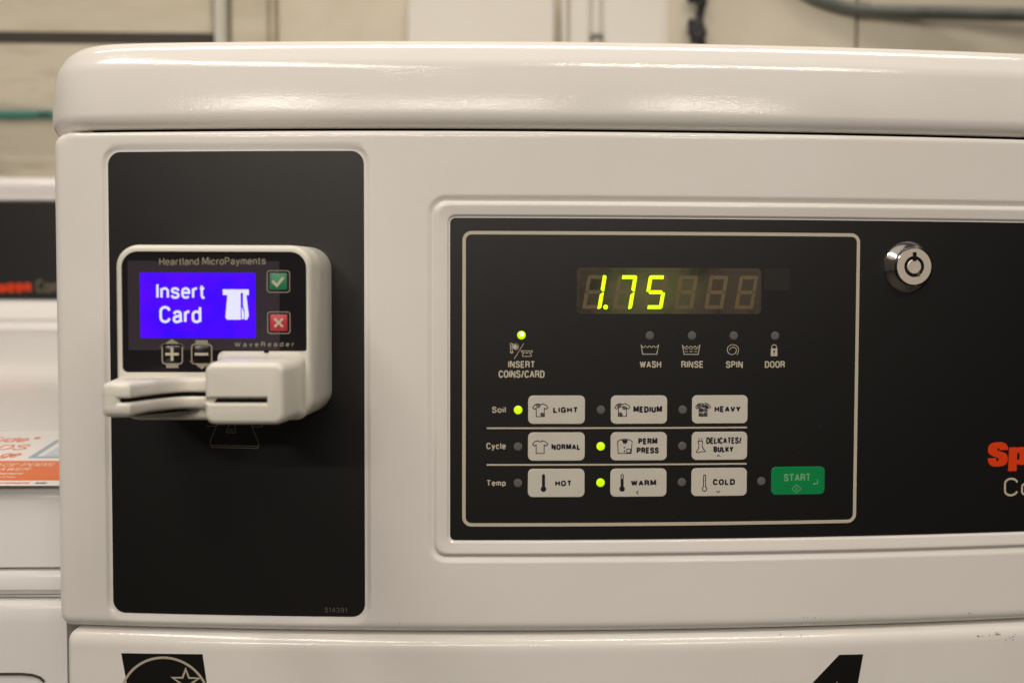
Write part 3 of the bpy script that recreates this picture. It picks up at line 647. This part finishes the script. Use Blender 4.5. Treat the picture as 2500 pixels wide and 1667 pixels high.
for nm, ox, oy, tx, ty, fill, tb in (('hot', 30, 46, 146, 86, 1.0, (233, 356, 133, 176)), ('warm', 644, 41, 732, 82, .68, (798, 988, 127, 172)), ('cold', 1250, 36, 1350, 84, 0, (1413, 1581, 119, 165))):
    k_, bx, bz = keys[nm]; lab(k_, nm.upper(), ox, oy, bx, bz, *tb, k=KT)
    I = Icon(on_key, ox, oy, bx, bz, KT)
    if fill: I.disc(tx, ty + 111, 21)
    else: I.arc(tx, ty + 109, 17, -66, 246, 6.5, 20)
    top = ty + 6; I.line([(tx - 8, ty + 94), (tx - 8, top + 4), (tx - 4, top - 3), (tx + 4, top - 3), (tx + 8, top + 4), (tx + 8, ty + 94)], 6.5)
    if fill: I.poly([(tx - 6.5, ty + 100), (tx + 6.5, ty + 100), (tx + 6.5, ty + 100 - 96 * fill), (tx - 6.5, ty + 100 - 96 * fill)])
    if nm == 'warm': I.line([(855, 206), (840, 220), (855, 234)], 5.5)
    if nm == 'cold': I.line([(1440, 208), (1454, 221), (1468, 208)], 5.5)
    face_up(I.build('symbol', NAVY, k_))
k_ = key(146.8, -84.1, GREEN); k_['label'] = 'green start button'
lab(k_, 'START', 1844, 29, 146.8, -84.1, 1938, 2138, 80, 134, k=.0715, mt=GPRINT, wt=.17)
I = Icon(on_key, 1844, 29, 146.8, -84.1, .0715)
I.line([(2000, 190), (2033, 159), (2066, 190), (2033, 221)], 4, True); I.line([(2033, 177), (2033, 203)], 5); I.line([(2190, 123), (2190, 155), (2165, 155)], 5); I.disc(2165, 155, 7)
face_up(I.build('symbol', GPRINT, k_))
# brand lettering at the right edge (runs out of the frame)
f = Flat(on_overlay); LG = lambda P: [(265.3 + (x - 295) * .02765, -72.7 - (y - 170) * .02553) for x, y in P]
f.poly(LG([(295, 505), (470, 505), (480, 560), (500, 575), (520, 560), (522, 520), (500, 500), (400, 465), (340, 430), (305, 380), (298, 300), (320, 235), (380, 188), (500, 170), (600, 177), (670, 210), (705, 260), (715, 338), (540, 342), (530, 310), (510, 292), (490, 305), (490, 335), (520, 355), (620, 385), (680, 420), (712, 480), (712, 560), (690, 620), (640, 665), (540, 685), (430, 683), (360, 660), (315, 600)]))
f.poly(LG([(735, 287), (905, 285), (905, 405), (905, 635), (900, 785), (722, 785)]), h=.05)
f.poly(LG([(905, 302), (940, 288), (1000, 280), (1080, 300), (1110, 360), (1115, 480), (1105, 590), (1070, 650), (1000, 665), (940, 655), (905, 635), (905, 550), (955, 550), (955, 405), (905, 405)]), h=.05)
f.text('eed Queen', 288.4, 372.0, -86.2, -73.0, .27); face_up(f.build('lettering', RED, W))
words('Commercial', 275.0, 351.0, -101.9, -91.9, .11, PRINT)
# lock
LX, LZ = 219.0, 19.6; TL = 2 * C_ * (LX - XC); NL = TL
lock = lathe('lock', [(13.3, -.1), (13.3, .5), (12.9, 1.0), (11.6, 2.1), (10.2, 3.2), (9.75, 3.7), (9.6, 4.0), (9.6, 5.9), (9.3, 6.2), (5.3, 6.2), (5.2, 5.4), (5.1, 2.5)], LX, LZ, on_overlay, CHROME, W, 64, NL)
lathe('lock_face', [(9.25, 6.15), (9.25, 6.26), (5.4, 6.26), (5.4, 6.1)], LX, LZ, on_overlay, NICKEL, lock, 64, NL).data.polygons[-1]
for p in [o for o in bpy.data.objects if o.name.startswith('lock_face')]:   # open ring: drop the end cap
    bm = bmesh.new(); bm.from_mesh(p.data); big = [q for q in bm.faces if len(q.verts) > 4]; bmesh.ops.delete(bm, geom=big, context='FACES_ONLY'); bm.to_mesh(p.data); bm.free()
lathe('keyway', [(5.28, 2.6), (5.26, 5.9), (5.2, 6.0), (4.5, 5.8), (3.6, 5.6)], LX, LZ, on_overlay, BLACK, lock, 48, NL)
lathe('core', [(3.75, 2.8), (3.7, 6.3), (3.4, 6.5), (.1, 6.42)], LX, LZ, on_overlay, NICKEL, lock, 40, NL, 25)
def on_lock(x, z, h): return (LX + x * math.cos(NL) + (6.2 + h) * math.sin(NL), Y(LX) + .9 + x * math.sin(NL) - (6.2 + h) * math.cos(NL), LZ + z)
f = Flat(on_lock); f.h = .36; f.poly([(-1.0, 2.8), (1.0, 2.8), (1.0, 7.4), (-1.0, 7.4)]); face_up(f.build('key_notch', BLACK, lock))
f = Flat(on_lock); f.h = .34; f.disc(2.35, -4.0, .95); face_up(f.build('pin', BRASS, lock))
f = Flat(on_lock); f.h = .18; f.poly([(-.6, -3.4), (.9, -3.4), (.25, -1.1)]); face_up(f.build('pin', NICKEL, lock)).location.y += 0
# stickers and scuffs on the lower panel
ef = Flat(on_front)
pt = [(-190.5, -181.9), (-147.4, -181.3), (-142.5, -216), (-184.5, -216)]
st = Flat(on_front); st.poly([(-191.5, -180.9), (-146.4, -180.3), (-141.5, -217), (-185.5, -217)], .06)
est = Flat(on_front); est.strip([pt[3], pt[2], pt[1], pt[0]], .10); est = face_up(est.build('emblem_sticker', STICK, W))
f = Flat(on_front); f.h = .14
f.ribbon([(-167.6 + 23.6 * math.cos(R(158 - 136 * t / 30)), -206.6 + 23.0 * math.sin(R(158 - 136 * t / 30))) for t in range(31)], 1.25, h=.17)
stx, stz, so, si = -156.3, -196.0, 7.4, 2.9
f.ribbon([(stx + (so if q % 2 == 0 else si) * math.cos(R(90 + 36 * q)), stz + (so if q % 2 == 0 else si) * math.sin(R(90 + 36 * q)) * .9) for q in range(10)], 1.0, True, step=99)
face_up(f.build('star_emblem', mat('sticker_print', s2l(176, 168, 148), .45), est))
f = Flat(on_front); f.strip([(169, -240), (210, -240), (210, -180.2), (169, -180.2)], .05)
lf = face_up(f.build('clear_label', mat('clear_label_film', (0.775, 0.75, 0.70), .3), W))
f = Flat(on_front); f.h = .12
f.strip([(160.3, -207.5), (193.2, -207.5), (197.4, -183.4), (184.3, -183.2)]); f.strip([(181.5, -225), (190.2, -225), (193.2, -207.5), (184.4, -207.5)], h=.12); o4 = face_up(f.build('numeral', STICK, lf))
f = Flat(on_front); f.h = .16; f.poly([(183.6, -197.3), (182.2, -205.5), (175.6, -205.5)]); face_up(f.build('numeral_hole', ENAMEL, lf))
f = Flat(on_front)
for cx, cz, n, sx, sz in ((272, -175.6, 16, 3.5, .55), (280, -177.4, 12, 3.6, 1.6), (262, -176.2, 7, 3.5, .7), (257, -163.6, 3, 3, .5), (168, -163.2, 7, 5, .5), (165, -172, 2, 10, 4), (-60, -166, 3, 12, 2), (90, 40.5, 0, 1, 1)):
    for q in range(n):
        x, z = cx + random.gauss(0, sx * .5), cz + random.gauss(0, sz * .6); r_ = random.uniform(.12, .42)
        f.poly([(x + r_ * random.uniform(.6, 1.3) * math.cos(a), z + r_ * random.uniform(.5, 1) * math.sin(a)) for a in [2 * math.pi * i / 7 for i in range(7)]], .03 + random.random() * .03)
o = face_up(f.build('scuff_marks', SCUFF, W)); o['kind'] = 'stuff'
# dust specks and fine scratches on the black overlays
f = Flat(on_overlay)
for q in range(230):
    x, z = random.uniform(-17, 300), random.uniform(-118, 41); r_ = random.uniform(.05, .15) if q % 9 else .24
    if 20 < x < 134 and -100 < z < -46: continue
    f.poly([(x - r_, z - r_ * .6), (x + r_, z - r_ * .5), (x + r_ * .4, z + r_)], .03)
for q in range(150):
    x, z = random.uniform(-193, -65), random.uniform(-159, 75); r_ = random.uniform(.05, .14) if q % 8 else .24
    f.poly([(x - r_, z - r_ * .6), (x + r_, z - r_ * .5), (x + r_ * .4, z + r_)], -.06)
o = face_up(f.build('dust_specks', mat('dust', (.17, .155, .13), .9), W)); o['kind'] = 'stuff'

# ------------------------------------------------------------------ card reader
CR = empty('card_reader', (-127, 5, -14), 'cream plastic card reader with glowing blue screen mounted on the black side panel', 'card reader')
yb = Y(-127)
def hexbool(a, b):
    md = a.modifiers.new('b', 'BOOLEAN'); md.operation = 'DIFFERENCE'; md.solver = 'EXACT'; md.object = b
    dg = bpy.context.evaluated_depsgraph_get(); dg.update(); me = bpy.data.meshes.new_from_object(a.evaluated_get(dg)); a.modifiers.clear(); old = a.data; a.data = me; bpy.data.meshes.remove(old); bpy.data.objects.remove(b)
    a.data.shade_smooth(); a.data.set_sharp_from_angle(angle=R(32)); return a
bx0, bx1, bz0, bz1 = -171.3, -81.3, -54.3, 26.7
body = rbox('body', [(9.5, bx0 - 1.8, bx1 + 1.8, bz0 - 1, bz1 + 1.8, 11.5), (0, bx0 - 1.6, bx1 + 1.6, bz0 - 1, bz1 + 1.6, 11.3), (RB + 3, bx0, bx1, bz0, bz1, 10.2), (RB + 1.6, bx0 + .25, bx1 - .25, bz0 + .25, bz1 - .25, 10), (RB + .6, bx0 + .8, bx1 - .8, bz0 + .8, bz1 - .8, 9.5), (RB + .1, bx0 + 1.6, bx1 - 1.6, bz0 + 1.6, bz1 - 1.6, 8.8), (RB, bx0 + 2.2, bx1 - 2.2, bz0 + 2.2, bz1 - 2.2, 8.4)], ABS, CR, 10)
def face_outline(i):                            # black face: full width on top, lower tongue on the left
    a0, a1, a2 = -168.4 + i, -83.8 - i, -124.7 - i; t, s_, l_ = 23.6 - i, -22.2 + i, -32.0 + i; P = []
    def cor(cx, cz, r_, s0, s1, n=8):
        for k in range(n + 1): a = R(s0 + (s1 - s0) * k / n); P.append((cx + r_ * math.cos(a), cz + r_ * math.sin(a)))
    cor(a1 - 1.2, s_ + 1.2, 1.2, -90, 0); cor(a1 - 7.5, t - 7.5, 7.5, 0, 90); cor(a0 + 7.5, t - 7.5, 7.5, 90, 180); cor(a0 + 2.5, l_ + 2.5, 2.5, 180, 270)
    cor(a2 - .6, l_ + .6, .6, 270, 360); cor(a2 + 3, s_ - 3, 3, 180, 90)
    return P
fo = face_outline(0)
cut = loft([[(x, y, z) for x, z in fo] for y in (RB - 5, RB + 1.0)], 'cut', ABS, None, None)
bpy.context.view_layer.update()
hexbool(body, cut)
cut = loft([[(x, y, z) for x, z in ((-159, -42.95), (-118, -42.95), (-118, -40.95), (-159, -40.95))] for y in (RB - 4, RB + 7)], 'cut', ABS, None, None)
bpy.context.view_layer.update(); hexbool(body, cut)
fp = loft([[(x, RB + 1.3, z) for x, z in fo], [(x, RB + .75, z) for x, z in face_outline(.05)], [(x, RB + .7, z) for x, z in face_outline(.12)]], 'face_panel', RBEZEL, CR, 25)
f = Flat(on_reader); f.h = .04; f.poly([(-165.7, -21.8), (-96.3, -21.8), (-96.3, 19.3), (-165.7, 19.3)]); face_up(f.build('display_lens', SMOKE, CR))
scr = Flat(on_reader); scr.h = .09; scr.poly(rr(-160.2, -107.3, -16.2, 13.9, .8)); scr = face_up(scr.build('screen', SCREEN, CR))
f = Flat(on_reader); f.h = .14; f.text('Insert', -152.7, -130.3, 1.9, 9.0, .15); f.build('lettering', SCRTXT, scr)
f = Flat(on_reader); f.h = .14; f.text('Card', -151.4, -132.2, -9.3, -1.4, .15); f.build('lettering', SCRTXT, scr)
kx = .0656
I = Icon(on_reader, 893, 415, -122.3, 6.3, kx); I.h = .14
I.poly([(893, 415), (1075, 415), (1075, 455), (1058, 455), (1074, 600), (1062, 628), (1044, 628), (1044, 560), (1034, 530), (1034, 440), (1018, 440), (1018, 628), (922, 628), (910, 612), (925, 455), (893, 455)])
I.poly([(1024, 545), (1030, 545), (1040, 575), (1040, 622), (1024, 626)])
face_up(I.build('card_symbol', SCRTXT, scr))
words('Heartland MicroPayments', -151.2, -102.5, 16.6, 20.9, .13, RPRINT, lambda x, z, h: on_reader(x, z + (x + 127) * .012, h + .1), CR)
words('WaveReader', -117.0, -89.8, -20.1, -17.9, .14, RPRINT, lambda x, z, h: on_reader(x, z + (x + 103) * .01, h + .1), CR, spacing=2.1)
def rkey(x0, x1, z0, z1, material, nm):
    f = Flat(on_reader); f.h = .1; f.ribbon(rr(x0, x1, z0, z1, 1.2, 4), .38, True); face_up(f.build('button_ring', RPRINT, CR))
    o = rbox('button', [(RB + .7, x0 + 1.1, x1 - 1.1, z0 + 1.1, z1 - 1.1, .6), (RB + .35, x0 + 1.15, x1 - 1.15, z0 + 1.15, z1 - 1.15, .6), (RB + .2, x0 + 1.4, x1 - 1.4, z0 + 1.4, z1 - 1.4, .4)], material, CR, 4)
    o['label'] = nm; return o
b1 = rkey(-101.9, -91.6, 5.0, 14.9, RGREEN, 'green button with tick'); b2 = rkey(-101.8, -91.5, -14.0, -4.1, RRED, 'red button with cross')
f = Flat(lambda x, z, h: on_reader(x, z, h + .5)); f.ribbon([(-99.4, 10.2), (-97.4, 8.1), (-94.3, 11.8)], 1.3, step=99); face_up(f.build('tick_mark', CREAM, b1))
f = Flat(lambda x, z, h: on_reader(x, z, h + .5)); f.ribbon([(-98.6, -11.0), (-94.7, -7.1)], 1.05, step=99); f.ribbon([(-98.6, -7.1), (-94.7, -11.0)], 1.0, step=99); face_up(f.build('cross_mark', CREAM, b2))
for cx, s_ in ((-145.7, 1), (-132.2, -1)):
    cz = -23.6; f = Flat(on_reader); f.h = .1; f.ribbon(rr(cx - 4.6, cx + 4.6, cz - 4.55, cz + 4.55, 1.5, 4), .62, True)
    f.poly([(cx - 6.1, cz + s_ * 3.0), (cx, cz + s_ * 7.0), (cx + 6.1, cz + s_ * 3.0), (cx + 5.0, cz + s_ * 3.4), (cx + 4.4, cz + s_ * 4.7), (cx - 4.4, cz + s_ * 4.7), (cx - 5.0, cz + s_ * 3.4)])
    f.poly([(cx - 2.8, cz - s_ * 4.9), (cx + 2.8, cz - s_ * 4.9), (cx + 2.8, cz - s_ * 6.4), (cx - 2.8, cz - s_ * 6.4)])
    o = face_up(f.build('button_outline', RPRINT, CR))
    k_ = rbox('button', [(RB + .7, cx - 4.0, cx + 4.0, cz - 4.0, cz + 4.0, 1.1), (RB + .45, cx - 4.0, cx + 4.0, cz - 4.0, cz + 4.0, 1.1), (RB + .35, cx - 3.8, cx + 3.8, cz - 3.8, cz + 3.8, 1.0)], RBEZEL, CR, 4)
    k_['label'] = 'black plus button' if s_ == 1 else 'black minus button'
    f = Flat(lambda x, z, h: on_reader(x, z, h + .36)); f.ribbon([(cx - 3.1, cz), (cx + 3.1, cz)], 1.25, step=99)
    if s_ == 1: f.ribbon([(cx, cz - 3.1), (cx, cz + 3.1)], 1.25, step=99)
    face_up(f.build('sign', CREAM, k_))
# card snout: block on the right, scooped arm on the left
S = -78.5
block = rbox('card_slot_block', [(RB + 3, -124.9, -84.2, -54.2, -22.4, 4.5), (RB + .2, -124.6, -84.4, -54.0, -22.7, 4.5), (RB - 2.5, -123.4, -85.4, -53.6, -24.2, 5), (RB - 9, -122.6, -86.2, -53.1, -25.0, 5), (S + 4, -122.0, -87.4, -52.5, -25.4, 4.6), (S + 2, -121.7, -87.6, -52.2, -25.7, 4.3), (S + .8, -121.2, -88.2, -51.7, -26.3, 3.9), (S + .15, -120.3, -89.2, -50.9, -27.2, 3.2), (S, -119.4, -90.0, -50.1, -28.0, 2.6)], ABS, CR, 8)
plan = [(-172.2, RB + 3), (-171.2, RB - 1), (-165.4, S + 1), (-164.2, S), (-155.2, S), (-153.6, S + .6)]
for k in range(1, 19):
    x = -153.6 + 31.6 * k / 18; u_ = (x + 137) / 16.6; plan.append((x, -47.2 - (30.7 * abs(u_) ** 1.9 if u_ < 0 else 4.6 * u_ * u_)))
plan += [(-116, RB - 7.5), (-112, RB - 7.5), (-112, RB + 3)]
def slab(name, zs, bev_top, bev_bot):
    rings = []
    def inset(i):
        out = []; n = len(plan)
        for k in range(n):
            a, b, c = Vector(plan[k - 1]), Vector(plan[k]), Vector(plan[(k + 1) % n]); d1 = (b - a).normalized(); d2 = (c - b).normalized()
            nn = Vector((-d1.y, d1.x)) + Vector((-d2.y, d2.x)); nn = nn.normalized() if nn.length > 1e-6 else Vector((0, 0)); q = b + nn * i; out.append((q.x, q.y))
        return out
    if name == 'points': return inset(zs)
    for z, i in zs: rings.append([(x, y, z) for x, y in inset(i)])
    return loft(rings, name, ABS, CR, 40)
slab('card_slot_arm', [(-40.95, 1.6), (-40.95, .75), (-40.75, .35), (-40.2, 0.03), (-39.6, 0), (-36.6, 0), (-35.5, .3), (-34.7, 1.0), (-34.3, 2.0)], 0, 0)
slab('card_slot_arm', [(-49.3, 3.4), (-49.0, 1.8), (-48.2, .7), (-47.0, 0), (-44.4, 0), (-44.0, 0.08), (-43.3, .45), (-42.95, .9), (-42.95, 1.6)], 0, 0)
tip = rbox('slot_end', [(RB - 2, -171.5, -158.2, -44.4, -39.4, .2), (S + 1.4, -165.4, -158.2, -44.4, -39.4, .2), (S + .25, -164.4, -159.4, -44.3, -39.5, .2), (S + .02, -164.0, -160.2, -44.2, -39.6, .15)], ABS, CR, 3)
# dark interior of the slot, set back from the lips
pin = [(-158.9, RB + 6.8), (-158.9, S + 2.0), (-156.2, S + 2.2)] + slab('points', 2.2, 0, 0)[6:24] + [(-118.2, RB - 3), (-118.2, RB + 6.8)]
loft([[(x, y, z) for x, y in pin] for z in (-42.9, -41.0)], 'slot_interior', BLACK, CR, None)
cut = loft([[(x, y, z) for x, z in ((xa, za), (xb, za), (xb, zb), (xa, zb))] for y, xa, xb, za, zb in ((S - 3, -127, -93.6, -46.2, -38.0), (S + 1.5, -127, -95.3, -42.95, -40.95), (S + 14, -127, -95.3, -42.95, -40.95))], 'cut', ABS, None, None)
bpy.context.view_layer.update(); hexbool(block, cut)
loft([[(x, y, z) for x, z in ((-118.2, -42.9), (-95.4, -42.9), (-95.4, -41.0), (-116.6, -41.0))] for y in (S + 1.75, S + 13.6)], 'slot_interior', BLACK, CR, None)
loft([[(x, y, z) for x, z in ((-122.3, -43.2), (-118.3, -43.2), (-116.7, -40.7), (-122.3, -40.7))] for y in (S + 2.0, S + 12)], 'slot_guide', ABS, CR, None)
box('catch', -103.3, -101.3, RB - .6, RB + .8, -22.9, -22.0, BLACK, CR, .1)

# ------------------------------------------------------------------ second washer, behind on the left
L0, L1 = -925.0, -231.3
V = empty('washing_machine', (-580, 330, -1050), 'white top loading washing machine partly hidden at the left edge, labelled on its lid', 'washing machine')
bs = [(672, -60), (672, 134), (604, 135), (594, 134), (587, 131.5), (582.5, 127.5), (580.5, 123.5), (581.5, 119.5), (584, 116), (585.5, 113), (585, 110.5), (583, 109), (585.5, 108.2), (586, 107.8), (586, 2.6), (585.5, 2.0), (582, 1.2), (578, -4), (574.5, -12), (573, -17.5), (575.5, -19), (575, -20.5), (570, -21.5), (566, -24), (564, -28), (566, -31), (580, -45), (600, -60)]
back = extrude_x('backsplash', bs, L0, L1, ENAMEL2, V)
box('backsplash_panel', L0 + 20, L1 - 12, 583.8, 586.5, 3.4, 107.2, OVERLAY, V, .4)
def on_back(x, z, h): return (x, 583.8 - h, z)
f = Flat(on_back); f.text('Speed Queen', -580, -486.5, 7.0, 24.0, .25); f.build('lettering', RED, V)
f = Flat(on_back); f.text('Commercial', -481.5, -412, 10.4, 24.5, .14); f.build('lettering', DIM, V)
def dz(y): return -30.0 + (560 - y) * -.136
deck = [(568, -124), (568, -31.1), (560, -30), (70, dz(70)), (62, -98.2), (56, -100.2), (52.5, -103.2), (50.6, -107.2), (50, -112), (47, -146), (60, -146.6), (90, -147), (90, -124)]
extrude_x('top_lid', deck, L0, L1, ENAMEL2, V, 30)
extrude_x('front_rail', [(52, -147.2), (49, -147.8), (46.8, -149.3), (45.6, -152), (45.4, -158), (47, -160.8), (90, -161), (90, -147.2)], L0, L1, ENAMEL2, V, 30)
extrude_x('front_rail', [(53, -161.4), (52, -164), (90, -164), (90, -161.4)], L0, L1, ENAMEL2, V, 30)
extrude_x('front_panel', [(50, -164.4), (46.5, -165), (44, -166.5), (42.8, -169.5), (42.4, -176), (40, -1035), (600, -1035), (600, -164.4)], L0, L1, ENAMEL2, V, 30)
box('cabinet', L0 + 1, L1 - 1, 92, 665, -1040, -125, ENAMEL2, V, 1)
Flat(lambda x, z, h: (x, 41.8 - h, z)).ribbon([(-900, -203.2), (-256, -203.6), (-250, -204.2), (-246.0, -205.6), (-243.5, -208)], 1.5, h=.5).build('groove_shade_line', GAPSHADE, V)  # dark ribbon painted in for the shade of the panel groove
# label lying on the lid
nrm = Vector((0, -.136, 1)).normalized()
def on_deck(x, y, h): return (x, y + nrm.y * h, dz(y) + nrm.z * h)
LB = empty('lid_label', (-300, 95, -93), 'white label with orange band and red words stuck on the lid at the left edge', 'label')
Flat(on_deck).poly([(-430, 43.5), (-233, 43.5), (-233, 158), (-430, 158)], .1).build('paper', PAPER, LB)
Flat(on_deck).poly([(-428, 52.8), (-233.2, 52.8), (-233.2, 90.8), (-428, 90.8)], .16).build('orange_band', ORANGE, LB)
f = Flat(on_deck); f.h = .2; f.ribbon([(-273.4, 135.4), (-273.4, 98), (-236, 98), (-236, 135.4)], 3.6, True); face_up(f.build('picture_frame', LBLUE, LB))
f = Flat(on_deck); f.h = .22; f.poly([(-268, 101), (-250, 101), (-250, 131), (-268, 131)]); face_up(f.build('picture', mat('pale_blue', (.55, .62, .68), .4), LB))
f = Flat(on_deck); f.h = .25; f.poly([(-260, 108), (-251, 108), (-251, 124), (-256, 124)]); f.build('picture', LBLUE, LB)
def ltext(t, x0, x1, y0, y1, mt, wt=.115, sh=.1):
    f = Flat(on_deck); f.h = .24; f.text(t, x0, x1, y0, y1, wt, shear=sh); f.build('lettering', mt, LB)
LRED = mat('label_red', (.80, .15, .035), .4); LWH = mat('label_cream', (.85, .75, .62), .4)
ltext('Tide\u00ae', -319, -287.9, 131.8, 143.2, LRED); ltext('PODS', -323, -285.8, 114, 125.4, LRED); ltext('ge', -294, -283.2, 94.6, 106, LRED)
ltext('PLACE PODS', -297, -254.3, 79.3, 85.4, LWH); ltext('IN DRAWER', -297.5, -264.2, 70.6, 76.5, LWH); ltext('before', -278, -264.3, 63.2, 67.3, LWH, .17); ltext('washer.', -279, -264.4, 57.2, 61.0, LWH)
ltext('automatic', -272.5, -252.9, 46.8, 50.3, LRED, .14); ltext('laundry', -250.0, -243.6, 45.6, 50.2, GREYP, .14)
